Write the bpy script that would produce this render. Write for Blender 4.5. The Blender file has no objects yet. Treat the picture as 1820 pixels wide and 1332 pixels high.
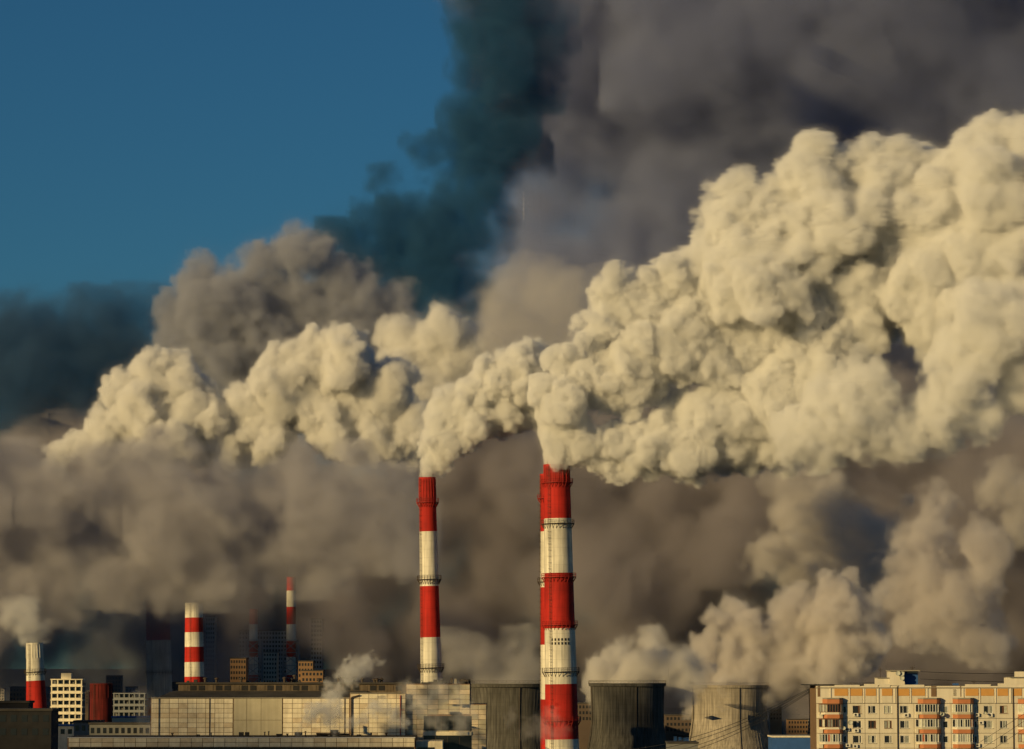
import bpy, math, random
import numpy as np
from mathutils import Vector, Matrix

sc = bpy.context.scene
C = sc.collection
random.seed(7)

# ------------------------------------------------------------------ camera
F = 6000.0            # focal length in pixels of the 1820 px wide photograph
W0, H0 = 1820, 1332
CZ = 53.0             # eye height: an upper floor window
PITCH = math.atan((1185 - 666) / F)
ca, sa = math.cos(PITCH), math.sin(PITCH)
cam = bpy.data.cameras.new('camera')
co = bpy.data.objects.new('camera', cam)
C.objects.link(co)
cam.sensor_width = 36
cam.lens = 36 * F / W0
cam.clip_start, cam.clip_end = 1, 80000
co.location = (0, 0, CZ)
co.rotation_euler = (math.pi / 2 + PITCH, 0, 0)
sc.camera = co

# ------------------------------------------------------------------ sky, sun, exposure
SUN_EL, SUN_AZ = math.radians(13), math.radians(47)     # behind the viewer's left shoulder
sund = Vector((-math.sin(SUN_AZ) * math.cos(SUN_EL), -math.cos(SUN_AZ) * math.cos(SUN_EL), math.sin(SUN_EL)))
world = bpy.data.worlds.new('World')
sc.world = world
world.use_nodes = True
wt = world.node_tree
bg = wt.nodes['Background']
sky = wt.nodes.new('ShaderNodeTexSky')
sky.sky_type = 'NISHITA'
sky.sun_disc = False
sky.sun_elevation = SUN_EL
sky.sun_rotation = math.atan2(sund.x, sund.y)
sky.air_density, sky.dust_density, sky.ozone_density = 1.0, 0.2, 4.0
tint = wt.nodes.new('ShaderNodeVectorMath')
tint.operation = 'MULTIPLY'
tint.inputs[1].default_value = (0.29, 0.62, 0.74)
wt.links.new(sky.outputs[0], tint.inputs[0])
wt.links.new(tint.outputs[0], bg.inputs[0])
bg.inputs[1].default_value = 0.055
L = bpy.data.lights.new('sun', 'SUN')
L.energy, L.angle, L.color = 4.7, math.radians(0.5), (1.0, 0.73, 0.32)
lo = bpy.data.objects.new('sun', L)
C.objects.link(lo)
lo.rotation_euler = sund.to_track_quat('Z', 'Y').to_euler()
sc.view_settings.view_transform = 'Standard'
sc.view_settings.look = 'None'
sc.view_settings.exposure = 0.0
sc.view_settings.gamma = 1.0
sc.view_settings.use_curve_mapping = False
cy = sc.cycles
cy.use_denoising = True
cy.use_adaptive_sampling = True
cy.adaptive_threshold = 0.04
cy.max_bounces, cy.diffuse_bounces, cy.glossy_bounces = 7, 3, 2
cy.volume_bounces = 6
cy.time_limit = 1000
cy.volume_step_rate = 1.25
cy.volume_max_steps = 384


def P(px, py, Y):
    """world point at depth Y seen at pixel (px, py) of the 1820 x 1332 photograph"""
    u = (px - W0 / 2) / F
    v = (H0 / 2 - py) / F
    t = Y / (ca - v * sa)
    return Vector((u * t, Y, CZ + (sa + v * ca) * t))


# ------------------------------------------------------------------ materials
def base_mat(name, col, rough=0.8, var=0.12, scale=0.4, metal=0.0, streak=0.0, bump=0.0, zl=0.0, spec=None):
    """colour with world-space noise variation, optional vertical streaks, lift lines every zl metres, fine relief"""
    m = bpy.data.materials.new(name)
    m.use_nodes = True
    nt = m.node_tree
    N, K = nt.nodes.new, nt.links.new
    b = nt.nodes['Principled BSDF']
    b.inputs['Roughness'].default_value = rough
    b.inputs['Metallic'].default_value = metal
    b.inputs['Specular IOR Level'].default_value = 0.25 if spec is None else spec
    geo = N('ShaderNodeNewGeometry')
    mp = N('ShaderNodeMapping')
    K(geo.outputs['Position'], mp.inputs[0])
    nz = N('ShaderNodeTexNoise')
    nz.inputs['Scale'].default_value = scale
    nz.inputs['Detail'].default_value = 6
    K(mp.outputs[0], nz.inputs['Vector'])
    fac = nz.outputs['Fac']
    rng = N('ShaderNodeMapRange')
    rng.inputs[1].default_value, rng.inputs[2].default_value = 0.3, 0.7
    rng.inputs[3].default_value, rng.inputs[4].default_value = 1 - var, 1 + var * 0.6
    K(fac, rng.inputs[0])
    out = rng.outputs[0]
    if streak:
        mp2 = N('ShaderNodeMapping')
        mp2.inputs['Scale'].default_value = (1.0, 1.0, 0.045)
        K(geo.outputs['Position'], mp2.inputs[0])
        n2 = N('ShaderNodeTexNoise')
        n2.inputs['Scale'].default_value = 1.6
        n2.inputs['Detail'].default_value = 5
        K(mp2.outputs[0], n2.inputs['Vector'])
        r2 = N('ShaderNodeMapRange')
        r2.inputs[1].default_value, r2.inputs[2].default_value = 0.35, 0.65
        r2.inputs[3].default_value, r2.inputs[4].default_value = 1 - streak, 1.03
        K(n2.outputs['Fac'], r2.inputs[0])
        mu = N('ShaderNodeMath')
        mu.operation = 'MULTIPLY'
        K(out, mu.inputs[0])
        K(r2.outputs[0], mu.inputs[1])
        out = mu.outputs[0]
    if zl:
        sx = N('ShaderNodeSeparateXYZ')
        K(geo.outputs['Position'], sx.inputs[0])
        fr = N('ShaderNodeMath')
        fr.operation = 'PINGPONG'
        fr.inputs[1].default_value = zl / 2
        K(sx.outputs[2], fr.inputs[0])
        lt = N('ShaderNodeMapRange')
        lt.inputs[1].default_value, lt.inputs[2].default_value = 0.0, 0.12
        lt.inputs[3].default_value, lt.inputs[4].default_value = 0.82, 1.0
        K(fr.outputs[0], lt.inputs[0])
        mu = N('ShaderNodeMath')
        mu.operation = 'MULTIPLY'
        K(out, mu.inputs[0])
        K(lt.outputs[0], mu.inputs[1])
        out = mu.outputs[0]
    vm = N('ShaderNodeVectorMath')
    vm.operation = 'SCALE'
    vm.inputs[0].default_value = col
    K(out, vm.inputs['Scale'])
    K(vm.outputs[0], b.inputs['Base Color'])
    if bump:
        bp = N('ShaderNodeBump')
        bp.inputs['Strength'].default_value = bump
        bp.inputs['Distance'].default_value = 0.1
        n3 = N('ShaderNodeTexNoise')
        n3.inputs['Scale'].default_value = 3
        n3.inputs['Detail'].default_value = 4
        K(geo.outputs['Position'], n3.inputs['Vector'])
        K(n3.outputs['Fac'], bp.inputs['Height'])
        K(bp.outputs[0], b.inputs['Normal'])
    return m


M = {
    'stubshade': base_mat('shaded_red_paint', (0.12, 0.012, 0.010), 0.9, 0.35, 0.2, streak=0.5, zl=2.5, bump=0.3),  # the stub's shade is put into this deeper red
    'redtop': base_mat('sooty_red_paint', (0.33, 0.020, 0.014), 0.85, 0.35, 0.35, streak=0.45, zl=2.5, bump=0.3),
    'red': base_mat('red_stack_paint', (0.43, 0.020, 0.013), 0.8, 0.28, 0.14, streak=0.26, zl=2.5, bump=0.2),
    'white': base_mat('white_stack_paint', (0.70, 0.66, 0.56), 0.8, 0.22, 0.16, streak=0.34, zl=2.5, bump=0.2),
    'iron': base_mat('rusty_iron', (0.06, 0.045, 0.035), 0.7, 0.3, 2.0),
    'redsteel': base_mat('red_steel', (0.30, 0.02, 0.014), 0.6, 0.3, 2.0),
    'soot': base_mat('soot', (0.03, 0.028, 0.026), 0.9, 0.2, 1.0),
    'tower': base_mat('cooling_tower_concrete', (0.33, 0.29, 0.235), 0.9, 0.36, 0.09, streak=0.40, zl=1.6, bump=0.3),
    'towershade': base_mat('shaded_tower_concrete', (0.10, 0.095, 0.085), 0.9, 0.40, 0.09, streak=0.5, zl=1.6, bump=0.3),  # concrete darkened in colour to stand for shade on the towers
    'tile': base_mat('cream_facade_panel', (0.76, 0.68, 0.52), 0.7, 0.14, 0.5, streak=.14, bump=0.1),
    'tile2': base_mat('greyer_facade_panel', (0.70, 0.62, 0.47), 0.7, 0.16, 0.5, streak=.2, bump=0.1),
    'tile3': base_mat('stained_shaded_facade_panel', (0.60, 0.50, 0.36), 0.7, 0.2, 0.6, bump=0.1),
    'joint': base_mat('rusty_panel_joint', (0.20, 0.12, 0.07), 0.9, 0.25, 1.0),
    'sheet': base_mat('beige_sheet_wall', (0.42, 0.38, 0.28), 0.7, 0.10, 0.3, streak=0.1),
    'tar': base_mat('roofing_felt', (0.055, 0.05, 0.045), 0.95, 0.3, 0.3),
    'brownwall': base_mat('brown_clerestory_wall', (0.13, 0.10, 0.07), 0.9, 0.3, 0.4, streak=0.3),
    'glassdark': base_mat('dark_window_glass', (0.02, 0.022, 0.025), 0.12, 0.1, 1.0, spec=0.5),
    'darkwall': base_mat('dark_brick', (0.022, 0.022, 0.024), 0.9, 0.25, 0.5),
    'grey': base_mat('grey_render', (0.17, 0.17, 0.165), 0.9, 0.2, 0.3),
    'blue': base_mat('blue_fascia', (0.03, 0.09, 0.26), 0.6, 0.15, 0.4),
    'cream': base_mat('cream_wall_panel', (0.60, 0.545, 0.44), 0.85, 0.07, 0.4, streak=0.06, bump=0.15),
    'cream2': base_mat('cream_wall_panel_darker', (0.55, 0.50, 0.40), 0.85, 0.08, 0.4, streak=0.08, bump=0.15),
    'orange': base_mat('orange_attic_panel', (0.50, 0.26, 0.075), 0.8, 0.08, 0.8),
    'terracotta': base_mat('terracotta_parapet', (0.42, 0.165, 0.075), 0.8, 0.12, 0.8),
    'seam': base_mat('panel_seam', (0.16, 0.10, 0.06), 0.95, 0.2, 1.0),
    'frame': base_mat('white_window_frame', (0.72, 0.70, 0.65), 0.5, 0.05, 1.0),
    'frameb': base_mat('brown_window_frame', (0.20, 0.09, 0.05), 0.6, 0.1, 1.0),
    'curtain': base_mat('pale_curtain', (0.42, 0.42, 0.33), 0.5, 0.25, 3.0, spec=0.5),
    'curtain2': base_mat('grey_blind', (0.24, 0.25, 0.22), 0.4, 0.25, 3.0, spec=0.5),
    'curtain3': base_mat('red_curtain', (0.38, 0.10, 0.04), 0.5, 0.2, 3.0, spec=0.5),
    'capgrey': base_mat('grey_cap', (0.24, 0.22, 0.18), 0.9, 0.1, 1.0),
    'acmetal': base_mat('air_conditioner_casing', (0.62, 0.60, 0.54), 0.5, 0.05, 1.0),
    'dish': base_mat('dish_metal', (0.36, 0.37, 0.33), 0.5, 0.05, 1.0),
    'ground': base_mat('ground_earth', (0.055, 0.052, 0.048), 0.95, 0.35, 0.02),
    'asphalt': base_mat('asphalt', (0.05, 0.05, 0.05), 0.9, 0.15, 0.05),
    'bld1': base_mat('distant_pale_wall', (0.42, 0.38, 0.32), 0.9, 0.1, 0.1),
    'bld2': base_mat('distant_ochre_wall', (0.22, 0.13, 0.07), 0.9, 0.12, 0.1),
    'bld3': base_mat('distant_grey_wall', (0.20, 0.21, 0.22), 0.9, 0.12, 0.1),
    'bld4': base_mat('distant_brown_wall', (0.09, 0.065, 0.05), 0.9, 0.12, 0.1),
    'shine': base_mat('bare_metal_sheet', (0.8, 0.76, 0.66), 0.35, 0.05, 1.0, metal=0.6),
    'foliage': base_mat('winter_twigs', (0.05, 0.05, 0.035), 0.95, 0.3, 1.0),
    'cable': base_mat('cable_rubber', (0.02, 0.02, 0.02), 0.7, 0.1, 1.0),
    'snow': base_mat('thin_snow', (0.62, 0.63, 0.66), 0.8, 0.08, 0.3),
}


# ------------------------------------------------------------------ mesh helpers
class MB:
    def __init__(s):
        s.v, s.f = [], []

    def box(s, x0, x1, y0, y1, z0, z1):
        n = len(s.v)
        s.v += [(x, y, z) for z in (z0, z1) for y in (y0, y1) for x in (x0, x1)]
        s.f += [tuple(n + i for i in q) for q in ((0, 2, 3, 1), (4, 5, 7, 6), (0, 1, 5, 4), (2, 6, 7, 3), (0, 4, 6, 2), (1, 3, 7, 5))]
        return s

    def bar(s, a, b, r, k=6):
        a, b = Vector(a), Vector(b)
        q = (b - a).to_track_quat('Z', 'Y').to_matrix()
        n = len(s.v)
        for p in (a, b):
            for i in range(k):
                t = 2 * math.pi * i / k
                s.v.append(tuple(p + q @ Vector((r * math.cos(t), r * math.sin(t), 0))))
        for i in range(k):
            j = (i + 1) % k
            s.f.append((n + i, n + j, n + k + j, n + k + i))
        s.f.append(tuple(n + i for i in reversed(range(k))))
        s.f.append(tuple(n + k + i for i in range(k)))
        return s

    def lathe(s, prof, k=48, cap=(False, False), a0=0.0, a1=None):
        """prof: list of (r, z) from bottom to top"""
        full = a1 is None
        n = len(s.v)
        m = k if full else k + 1
        for r, z in prof:
            for i in range(m):
                t = (2 * math.pi * i / k) if full else a0 + (a1 - a0) * i / k
                s.v.append((r * math.cos(t), r * math.sin(t), z))
        for j in range(len(prof) - 1):
            for i in range(k):
                i2 = (i + 1) % m
                s.f.append((n + j * m + i, n + j * m + i2, n + (j + 1) * m + i2, n + (j + 1) * m + i))
        if cap[0]:
            s.f.append(tuple(n + i for i in reversed(range(m))))
        if cap[1]:
            s.f.append(tuple(n + (len(prof) - 1) * m + i for i in range(m)))
        return s

    def prism(s, poly, z0, z1):
        """poly: (x, y) counter-clockwise from above"""
        n, k = len(s.v), len(poly)
        s.v += [(x, y, z0) for x, y in poly] + [(x, y, z1) for x, y in poly]
        for i in range(k):
            j = (i + 1) % k
            s.f.append((n + i, n + j, n + k + j, n + k + i))
        s.f.append(tuple(n + i for i in reversed(range(k))))
        s.f.append(tuple(n + k + i for i in range(k)))
        return s

    def mesh(s, name, mat, smooth=False):
        me = bpy.data.meshes.new(name)
        me.from_pydata(s.v, [], s.f)
        me.materials.append(M[mat] if isinstance(mat, str) else mat)
        if smooth:
            me.shade_smooth()
            for p in me.polygons:
                if len(p.vertices) > 4:
                    p.use_smooth = False
        me.update()
        return me


def part(name, mb, mat, parent=None, smooth=False, label=None, kind=None, loc=None):
    me = mb if isinstance(mb, bpy.types.Mesh) else mb.mesh(name, mat, smooth)
    o = bpy.data.objects.new(name, me)
    C.objects.link(o)
    if parent is not None:
        o.parent = parent
    if loc is not None:
        o.location = loc
    if label:
        o['label'] = label
    if kind:
        o['kind'] = kind
    return o


_cube = {}


def cube_part(name, mat, parent, x0, x1, y0, y1, z0, z1, label=None):
    """a box part sharing one unit-cube mesh per name and material"""
    key = (name, mat)
    if key not in _cube:
        _cube[key] = MB().box(-.5, .5, -.5, .5, -.5, .5).mesh(name, mat)
    o = part(name, _cube[key], mat, parent, label=label)
    o.location = ((x0 + x1) / 2, (y0 + y1) / 2, (z0 + z1) / 2)
    o.scale = (x1 - x0, y1 - y0, z1 - z0)
    return o


def thing(name, label, cat, loc, group=None, rot=(0, 0, 0)):
    o = bpy.data.objects.new(name, None)
    C.objects.link(o)
    o.location = loc
    o.rotation_euler = rot
    o['label'] = label
    o['category'] = cat
    if group:
        o['group'] = group
    return o


def copy_part(o, parent, loc=None):
    c = o.copy()
    C.objects.link(c)
    c.parent = parent
    if loc is not None:
        c.location = loc
    return c


# ------------------------------------------------------------------ ground
g = part('ground', MB().box(-20000, 20000, -400, 75000, -1.5, 0), 'ground')
g['kind'] = 'structure'
r1 = part('road', MB().box(-600, 600, 760, 772, 0.004, 0.02), 'asphalt')
r1['kind'] = 'structure'


# ------------------------------------------------------------------ chimneys
def chimney(label, Y, top, bot, bands, galleries, seg=56, detail=True, ladder=-0.35, group='red and white striped chimneys', sills=(), topmat='red', ribs=True):
    """top / bot: (centre px, width px, py). bands: list of (py_top, py_bottom, material) from the top down"""
    pt, pb = P(top[0], top[2], Y), P(bot[0], bot[2], Y)
    mt, mb_ = top[1] / 2 * Y / F, bot[1] / 2 * Y / F
    lean = math.atan2(pt.x - pb.x, pt.z - pb.z)
    slope = (mt - mb_) / (pt.z - pb.z)
    base = Vector((pb.x - math.tan(lean) * pb.z, Y, 0))
    H = pt.z / math.cos(lean)
    R = lambda z: mt + slope * (z - pt.z)
    root = thing('chimney', label, 'chimney', base, group, rot=(0, lean, 0))
    zz = lambda py: P(top[0], py, Y).z
    last = 0
    bl = list(bands)
    zb = zz(bl[-1][1])
    step = zz(bl[-1][0]) - zb if len(bl) < 2 else zz(bl[-2][0]) - zz(bl[-2][1])
    col = bl[-1][2]
    lst = [(zz(a), zz(b), c) for a, b, c in bl]
    while zb > 0:
        col = 'white' if col == 'red' else 'red'
        lst.append((zb, max(0, zb - step), col))
        zb -= step
    for i, (z1, z0, c) in enumerate(lst):
        n = max(2, int((z1 - z0) / 4))
        prof = [(R(z0 + (z1 - z0) * k / n), z0 + (z1 - z0) * k / n) for k in range(n + 1)]
        part('shaft_band', MB().lathe(prof, seg, cap=(i == len(lst) - 1, False)), c, root, smooth=True)
    # mouth
    part('flue_mouth', MB().lathe([(R(H) * 0.80, H - 3), (R(H) * 0.80, H + 0.02), (R(H) * 1.03, H + 0.02), (R(H) * 1.03, H - 0.7)], seg), topmat, root, smooth=False)
    part('flue_lining', MB().lathe([(R(H) * 0.79, H - 3.2), (R(H) * 0.79, H - 0.3)], 24, cap=(True, False)), 'soot', root, smooth=True)
    if not detail:
        return root, R, H
    for gy, gc in galleries:
        z = zz(gy)
        r = R(z)
        ring = part('gallery_deck', MB().lathe([(r * 0.99, z - 0.12), (r + .85, z - 0.12), (r + .85, z + 0.06), (r * 0.99, z + 0.06)], seg), gc, root)
        rail = MB()
        for h in (0.55, 1.1):
            rail.lathe([(r + .78, z + h), (r + .84, z + h), (r + .84, z + h + 0.07), (r + .78, z + h + 0.07), (r + .78, z + h)], 40)
        for i in range(26):
            t = 2 * math.pi * i / 26
            c, s = math.cos(t), math.sin(t)
            rail.bar(((r + .81) * c, (r + .81) * s, z), ((r + .81) * c, (r + .81) * s, z + 1.15), 0.045, 4)
        part('railing', rail, gc, ring, kind='stuff')
        br = MB()
        for i in range(26):
            t = 2 * math.pi * i / 26
            c, s = math.cos(t), math.sin(t)
            br.bar(((r + .75) * c, (r + .75) * s, z - 0.15), (r * 0.995 * c, r * 0.995 * s, z - 1.5), 0.09, 4)
        part('bracket_ring', br, gc, ring, kind='stuff')
    # caged ladder up the sunny side
    t = math.radians(270) + ladder
    c, s = math.cos(t), math.sin(t)
    tx, ty = -s, c
    lad = MB()
    z0, z1 = 2.0, H - 0.4
    for sgn in (-0.28, 0.28):
        for k in range(8):
            a, b = z0 + (z1 - z0) * k / 8, z0 + (z1 - z0) * (k + 1) / 8
            lad.bar(((R(a) + .25) * c + tx * sgn, (R(a) + .25) * s + ty * sgn, a), ((R(b) + .25) * c + tx * sgn, (R(b) + .25) * s + ty * sgn, b), 0.05, 4)
    z = z0
    while z < z1:
        r = R(z) + .25
        lad.bar((r * c - tx * .28, r * s - ty * .28, z), (r * c + tx * .28, r * s + ty * .28, z), 0.03, 3)
        z += 0.9
    z = z0 + 2
    while z < z1:
        r = R(z)
        pts = [(r + .2, -.38), (r + .8, -.32), (r + .95, 0), (r + .8, .32), (r + .2, .38)]
        for (ra, oa), (rb, ob) in zip(pts, pts[1:]):
            lad.bar((ra * c + tx * oa, ra * s + ty * oa, z), (rb * c + tx * ob, rb * s + ty * ob, z), 0.035, 3)
        z += 1.8
    part('caged_ladder', lad, 'iron', root)
    for sy, a0, n in sills:
        for i in range(n):
            t = math.radians(270) + a0 + i * 0.22
            z = zz(sy)
            r = R(z)
            o = cube_part('vent_opening', 'soot', root, -.22, .22, -.1, .1, -.35, .35)
            o.location = (r * math.cos(t), r * math.sin(t), z)
            o.rotation_euler = (0, 0, t + math.pi / 2)
    if ribs:
        rb = MB()
        for i in range(20):
            t = 2 * math.pi * (i + .5) / 20
            c, s = math.cos(t), math.sin(t)
            rb.bar(((R(H) + .02) * c, (R(H) + .02) * s, H - .5), ((R(H - 6) + .02) * c, (R(H - 6) + .02) * s, H - 6), .12, 4)
        part('top_ribs', rb, topmat, root)
    # lightning rods
    for i in range(4):
        t = math.pi / 4 + i * math.pi / 2
        part('lightning_rod', MB().bar((R(H) * math.cos(t), R(H) * math.sin(t), H - .5), (R(H) * math.cos(t), R(H) * math.sin(t), H + 1.2), .04, 4), 'iron', root)
    return root, R, H


chimney('slender red and white striped chimney rising behind the long panelled plant hall', 1000,
        (759.3, 29, 849), (766.5, 37.5, 1210),
        [(849, 893, 'redtop'), (893, 945, 'red'), (945, 1042, 'white'), (1042, 1133, 'red'), (1133, 1226, 'white')],
        [(893, 'redsteel'), (1030, 'iron'), (1187, 'iron')], ladder=-0.9)
chimney('thickest red and white chimney standing in front between two cooling towers', 985,
        (989.3, 46, 826), (997, 56.5, 1217),
        [(826, 858, 'redtop'), (858, 922, 'red'), (922, 1019, 'white'), (1019, 1117, 'red'), (1117, 1216, 'white'), (1216, 1314, 'red')],
        [(858, 'redsteel'), (931, 'iron'), (1026, 'redsteel'), (1111, 'redsteel'), (1194, 'iron'), (1281, 'redsteel')],
        ladder=-0.62, sills=[(1137, -0.55, 6), (1144, -0.55, 6)])
chimney('red and white chimney half hidden just behind the thickest chimney', 1012,
        (983.0, 46, 843), (988.5, 56, 1243),
        [(843, 886, 'redtop'), (886, 945, 'red'), (945, 1044, 'white'), (1044, 1146, 'red'), (1146, 1243, 'white'), (1243, 1341, 'red')],
        [(886, 'redsteel'), (1034, 'iron')], ladder=-1.25)
chimney('short squat chimney with steaming white head and red foot at the far left', 1350,
        (61, 28, 1143), (65, 37, 1262),
        [(1143, 1210, 'white'), (1210, 1290, 'red')], [(1194, 'iron')], ladder=-0.5, topmat='white')
chimney('broad dim chimney with red top dissolving into the smoke bank', 1930,
        (280, 42, 1066), (283, 44, 1200),
        [(1066, 1138, 'red'), (1138, 1240, 'white')], [(1195, 'iron')], ladder=-0.5, ribs=False)
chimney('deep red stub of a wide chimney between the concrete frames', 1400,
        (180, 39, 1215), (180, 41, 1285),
        [(1215, 1300, 'stubshade')], [], ladder=-0.5, topmat='stubshade')
chimney('narrow banded red and white chimney behind the left end of the plant hall roof', 1750,
        (344.5, 31, 1072), (345.5, 35, 1213),
        [(1072, 1098, 'white'), (1098, 1124, 'red'), (1124, 1150, 'white'), (1150, 1177, 'red'), (1177, 1203, 'white'), (1203, 1230, 'red')],
        [], ladder=-0.3, topmat='white', ribs=False)


def lattice_chimney(label, Y, x, w, y_top, bands, y_mast, wm):
    root, R, H = chimney(label, Y, (x, w, y_top), (x, w * 1.05, 1195), bands, [], detail=False, group='red and white striped chimneys')
    mb = MB()
    m = Y / F
    zt = P(x, y_mast, Y).z
    a = wm * m / 2
    n = 9
    for k in range(n):
        z0, z1 = zt * k / n, zt * (k + 1) / n
        s0, s1 = a * (1.5 - .5 * k / n), a * (1.5 - .5 * (k + 1) / n)
        cs = [(-1, -1), (1, -1), (1, 1), (-1, 1)]
        for i in range(4):
            p, q = cs[i], cs[(i + 1) % 4]
            mb.bar((p[0] * s0, p[1] * s0, z0), (p[0] * s1, p[1] * s1, z1), .3, 4)
            mb.bar((p[0] * s0, p[1] * s0, z0), (q[0] * s1, q[1] * s1, z1), .2, 4)
            mb.bar((q[0] * s0, q[1] * s0, z0), (p[0] * s1, p[1] * s1, z1), .2, 4)
            mb.bar((p[0] * s1, p[1] * s1, z1), (q[0] * s1, q[1] * s1, z1), .2, 4)
    part('lattice_frame', mb, 'bld3', root)


lattice_chimney('far thin chimney in a steel lattice, the taller of the distant pair', 2080, 517.5, 16, 1026,
                [(1026, 1050, 'red'), (1050, 1079, 'white'), (1079, 1110, 'red'), (1110, 1140, 'white'), (1140, 1168, 'red'), (1168, 1200, 'white')], 1138, 26)
lattice_chimney('far thin chimney in a steel lattice, the shorter of the distant pair', 2120, 450.5, 15, 1083,
                [(1083, 1110, 'red'), (1110, 1140, 'white'), (1140, 1168, 'red'), (1168, 1200, 'white')], 1138, 26)


# ------------------------------------------------------------------ cooling towers
def cooling_tower(label, Y, x, w_top, y_top, w_waist, mat, w_base):
    m = Y / F
    p = P(x, y_top, Y)
    H = p.z
    root = thing('cooling_tower', label, 'cooling tower', (p.x, Y, 0), 'concrete cooling towers')
    prof = []
    for k in range(25):
        t = k / 24
        z = 4 + (H - 4) * t
        zw = 0.70
        if t > zw:
            r = w_waist + (w_top - w_waist) * ((t - zw) / (1 - zw)) ** 1.6
        else:
            r = w_waist + (w_base - w_waist) * ((zw - t) / zw) ** 1.7
        prof.append((r * m / 2, z))
    part('shell', MB().lathe(prof, 96), mat, root, smooth=True)
    part('inner_shell', MB().lathe([(r - .5, z) for r, z in prof[10:]], 64), 'soot', root, smooth=True)
    rt = prof[-1][0]
    part('rim', MB().lathe([(rt - .6, H - .9), (rt + .55, H - .9), (rt + .75, H + .05), (rt + .75, H + .35), (rt - .6, H + .35)], 96), mat, root)
    rl = MB()
    for h in (.9, 1.4):
        rl.lathe([(rt + .66, H + h - .05), (rt + .72, H + h - .05), (rt + .72, H + h + .02), (rt + .66, H + h + .02), (rt + .66, H + h - .05)], 64)
    for i in range(64):
        t = 2 * math.pi * i / 64
        rl.bar(((rt + .69) * math.cos(t), (rt + .69) * math.sin(t), H + .3), ((rt + .69) * math.cos(t), (rt + .69) * math.sin(t), H + 1.4), .035, 3)
    part('railing', rl, 'iron', root)
    rb = MB()
    for i in range(72):
        t = 2 * math.pi * i / 72
        c, s = math.cos(t), math.sin(t)
        if s > 0.25:
            continue
        for (ra, za), (r2, z2) in zip(prof[::3], prof[3::3]):
            rb.bar(((ra - .02) * c, (ra - .02) * s, za), ((r2 - .02) * c, (r2 - .02) * s, z2), .055, 4)
    part('meridian_ribs', rb, mat, root)
    ft = MB()
    for i in range(36):
        t = 2 * math.pi * i / 36
        for d in (-.06, .06):
            ft.bar((prof[0][0] * 1.03 * math.cos(t + d), prof[0][0] * 1.03 * math.sin(t + d), 0), (prof[0][0] * math.cos(t), prof[0][0] * math.sin(t), 4.1), .35, 5)
    part('support_legs', ft, mat, root)
    for i, t in enumerate((math.radians(282), math.radians(196))):
        ld = MB()
        for (ra, za), (r2, z2) in zip(prof, prof[1:]):
            ld.bar(((ra + .3) * math.cos(t), (ra + .3) * math.sin(t), za), ((r2 + .3) * math.cos(t), (r2 + .3) * math.sin(t), z2), .16, 4)
        part('ladder', ld, 'iron', root)
    return root


cooling_tower('dark cooling tower behind the plant hall, left of the thickest chimney', 1250, 908, 150, 1217, 142, 'towershade', 190)
cooling_tower('shade-darkened weathered cooling tower right beside the thickest chimney', 1330, 1115, 131, 1216, 128, 'towershade', 190)
cooling_tower('tan concrete cooling tower standing alone under thick steam', 1500, 1296, 136, 1219, 132, 'tower', 190)
cooling_tower('cooling tower mostly hidden behind the cream apartment block', 1520, 1506, 138, 1219, 134, 'tower', 190)

# ------------------------------------------------------------------ plant hall
YB = 900.0
mB = YB / F


def bx(px):
    return P(px, 1260, YB).x


def bz(py):
    return P(500, py, YB).z


hall = thing('plant_hall', 'long cream panelled plant hall with dark stepped roof below the slender chimney', 'industrial building', (bx(268), YB, 0))
X0 = bx(268)
lx = lambda px: bx(px) - X0
cube_part('wall', 'joint', hall, lx(268), lx(622), 0.0, 30, 0, bz(1241.5), label='main hall wall behind the panels')
cube_part('wall', 'joint', hall, lx(622), lx(721.5), -1.2, 30, 0, bz(1233), label='taller right end of the hall wall')
cube_part('wall', 'joint', hall, lx(721.5), lx(835), 0.6, 30, 0, bz(1216), label='shaded tall end block')
cube_part('wall', 'joint', hall, lx(835), lx(864), 0.6, 24, 0, bz(1252), label='low shaded step at the end')
tiles = 0


def tile_field(x0, x1, y0, y1, nx, nz, yf, skip=None, mats=('tile', 'tile', 'tile2', 'tile', 'tile', 'tile2', 'tile2', 'tile3')):
    global tiles
    rnd = random.Random(int(x0 * 7 + y0))
    for i in range(nx):
        for k in range(nz):
            a, b = x0 + (x1 - x0) * i / nx, x0 + (x1 - x0) * (i + 1) / nx
            za, zb = bz(y0 + (y1 - y0) * k / nz), bz(y0 + (y1 - y0) * (k + 1) / nz)
            if skip and skip((a + b) / 2, y0 + (y1 - y0) * (k + .5) / nz):
                continue
            g_ = .05
            pr = rnd.uniform(0, .035)
            cube_part('facade_panel', rnd.choice(mats), hall, lx(a) + g_, lx(b) - g_, yf - .16 - pr, yf + .05, zb + g_, za - g_)
            tiles += 1


tile_field(269, 414, 1242, 1311, 9, 8, 0)
tile_field(503, 621, 1242, 1311, 7, 8, 0)
tile_field(623, 721, 1233.5, 1311, 6, 9, -1.2)
for a, b in ((415.5, 438), (438.5, 464), (464.5, 501.5)):
    cube_part('sheet_panel', 'sheet', hall, lx(a), lx(b), -.22, .05, bz(1311), bz(1280.6))
    cube_part('sheet_panel', 'sheet', hall, lx(a), lx(b), -.22, .05, bz(1280), bz(1242))
holes = [(753, 795, 1273, 1299), (795, 838, 1273, 1299), (753, 838, 1308, 1334)]
tile_field(722, 835, 1217, 1332, 6, 13, .6, skip=lambda x, y: 752 < x < 838 and (1272 < y < 1300 or y > 1307), mats=('tile3', 'sheet', 'tile3'))  # end block takes only darker panels, smoke shade kept in their colour
tile_field(836, 864, 1253, 1332, 2, 9, .6, mats=('tile3', 'sheet'))
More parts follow.
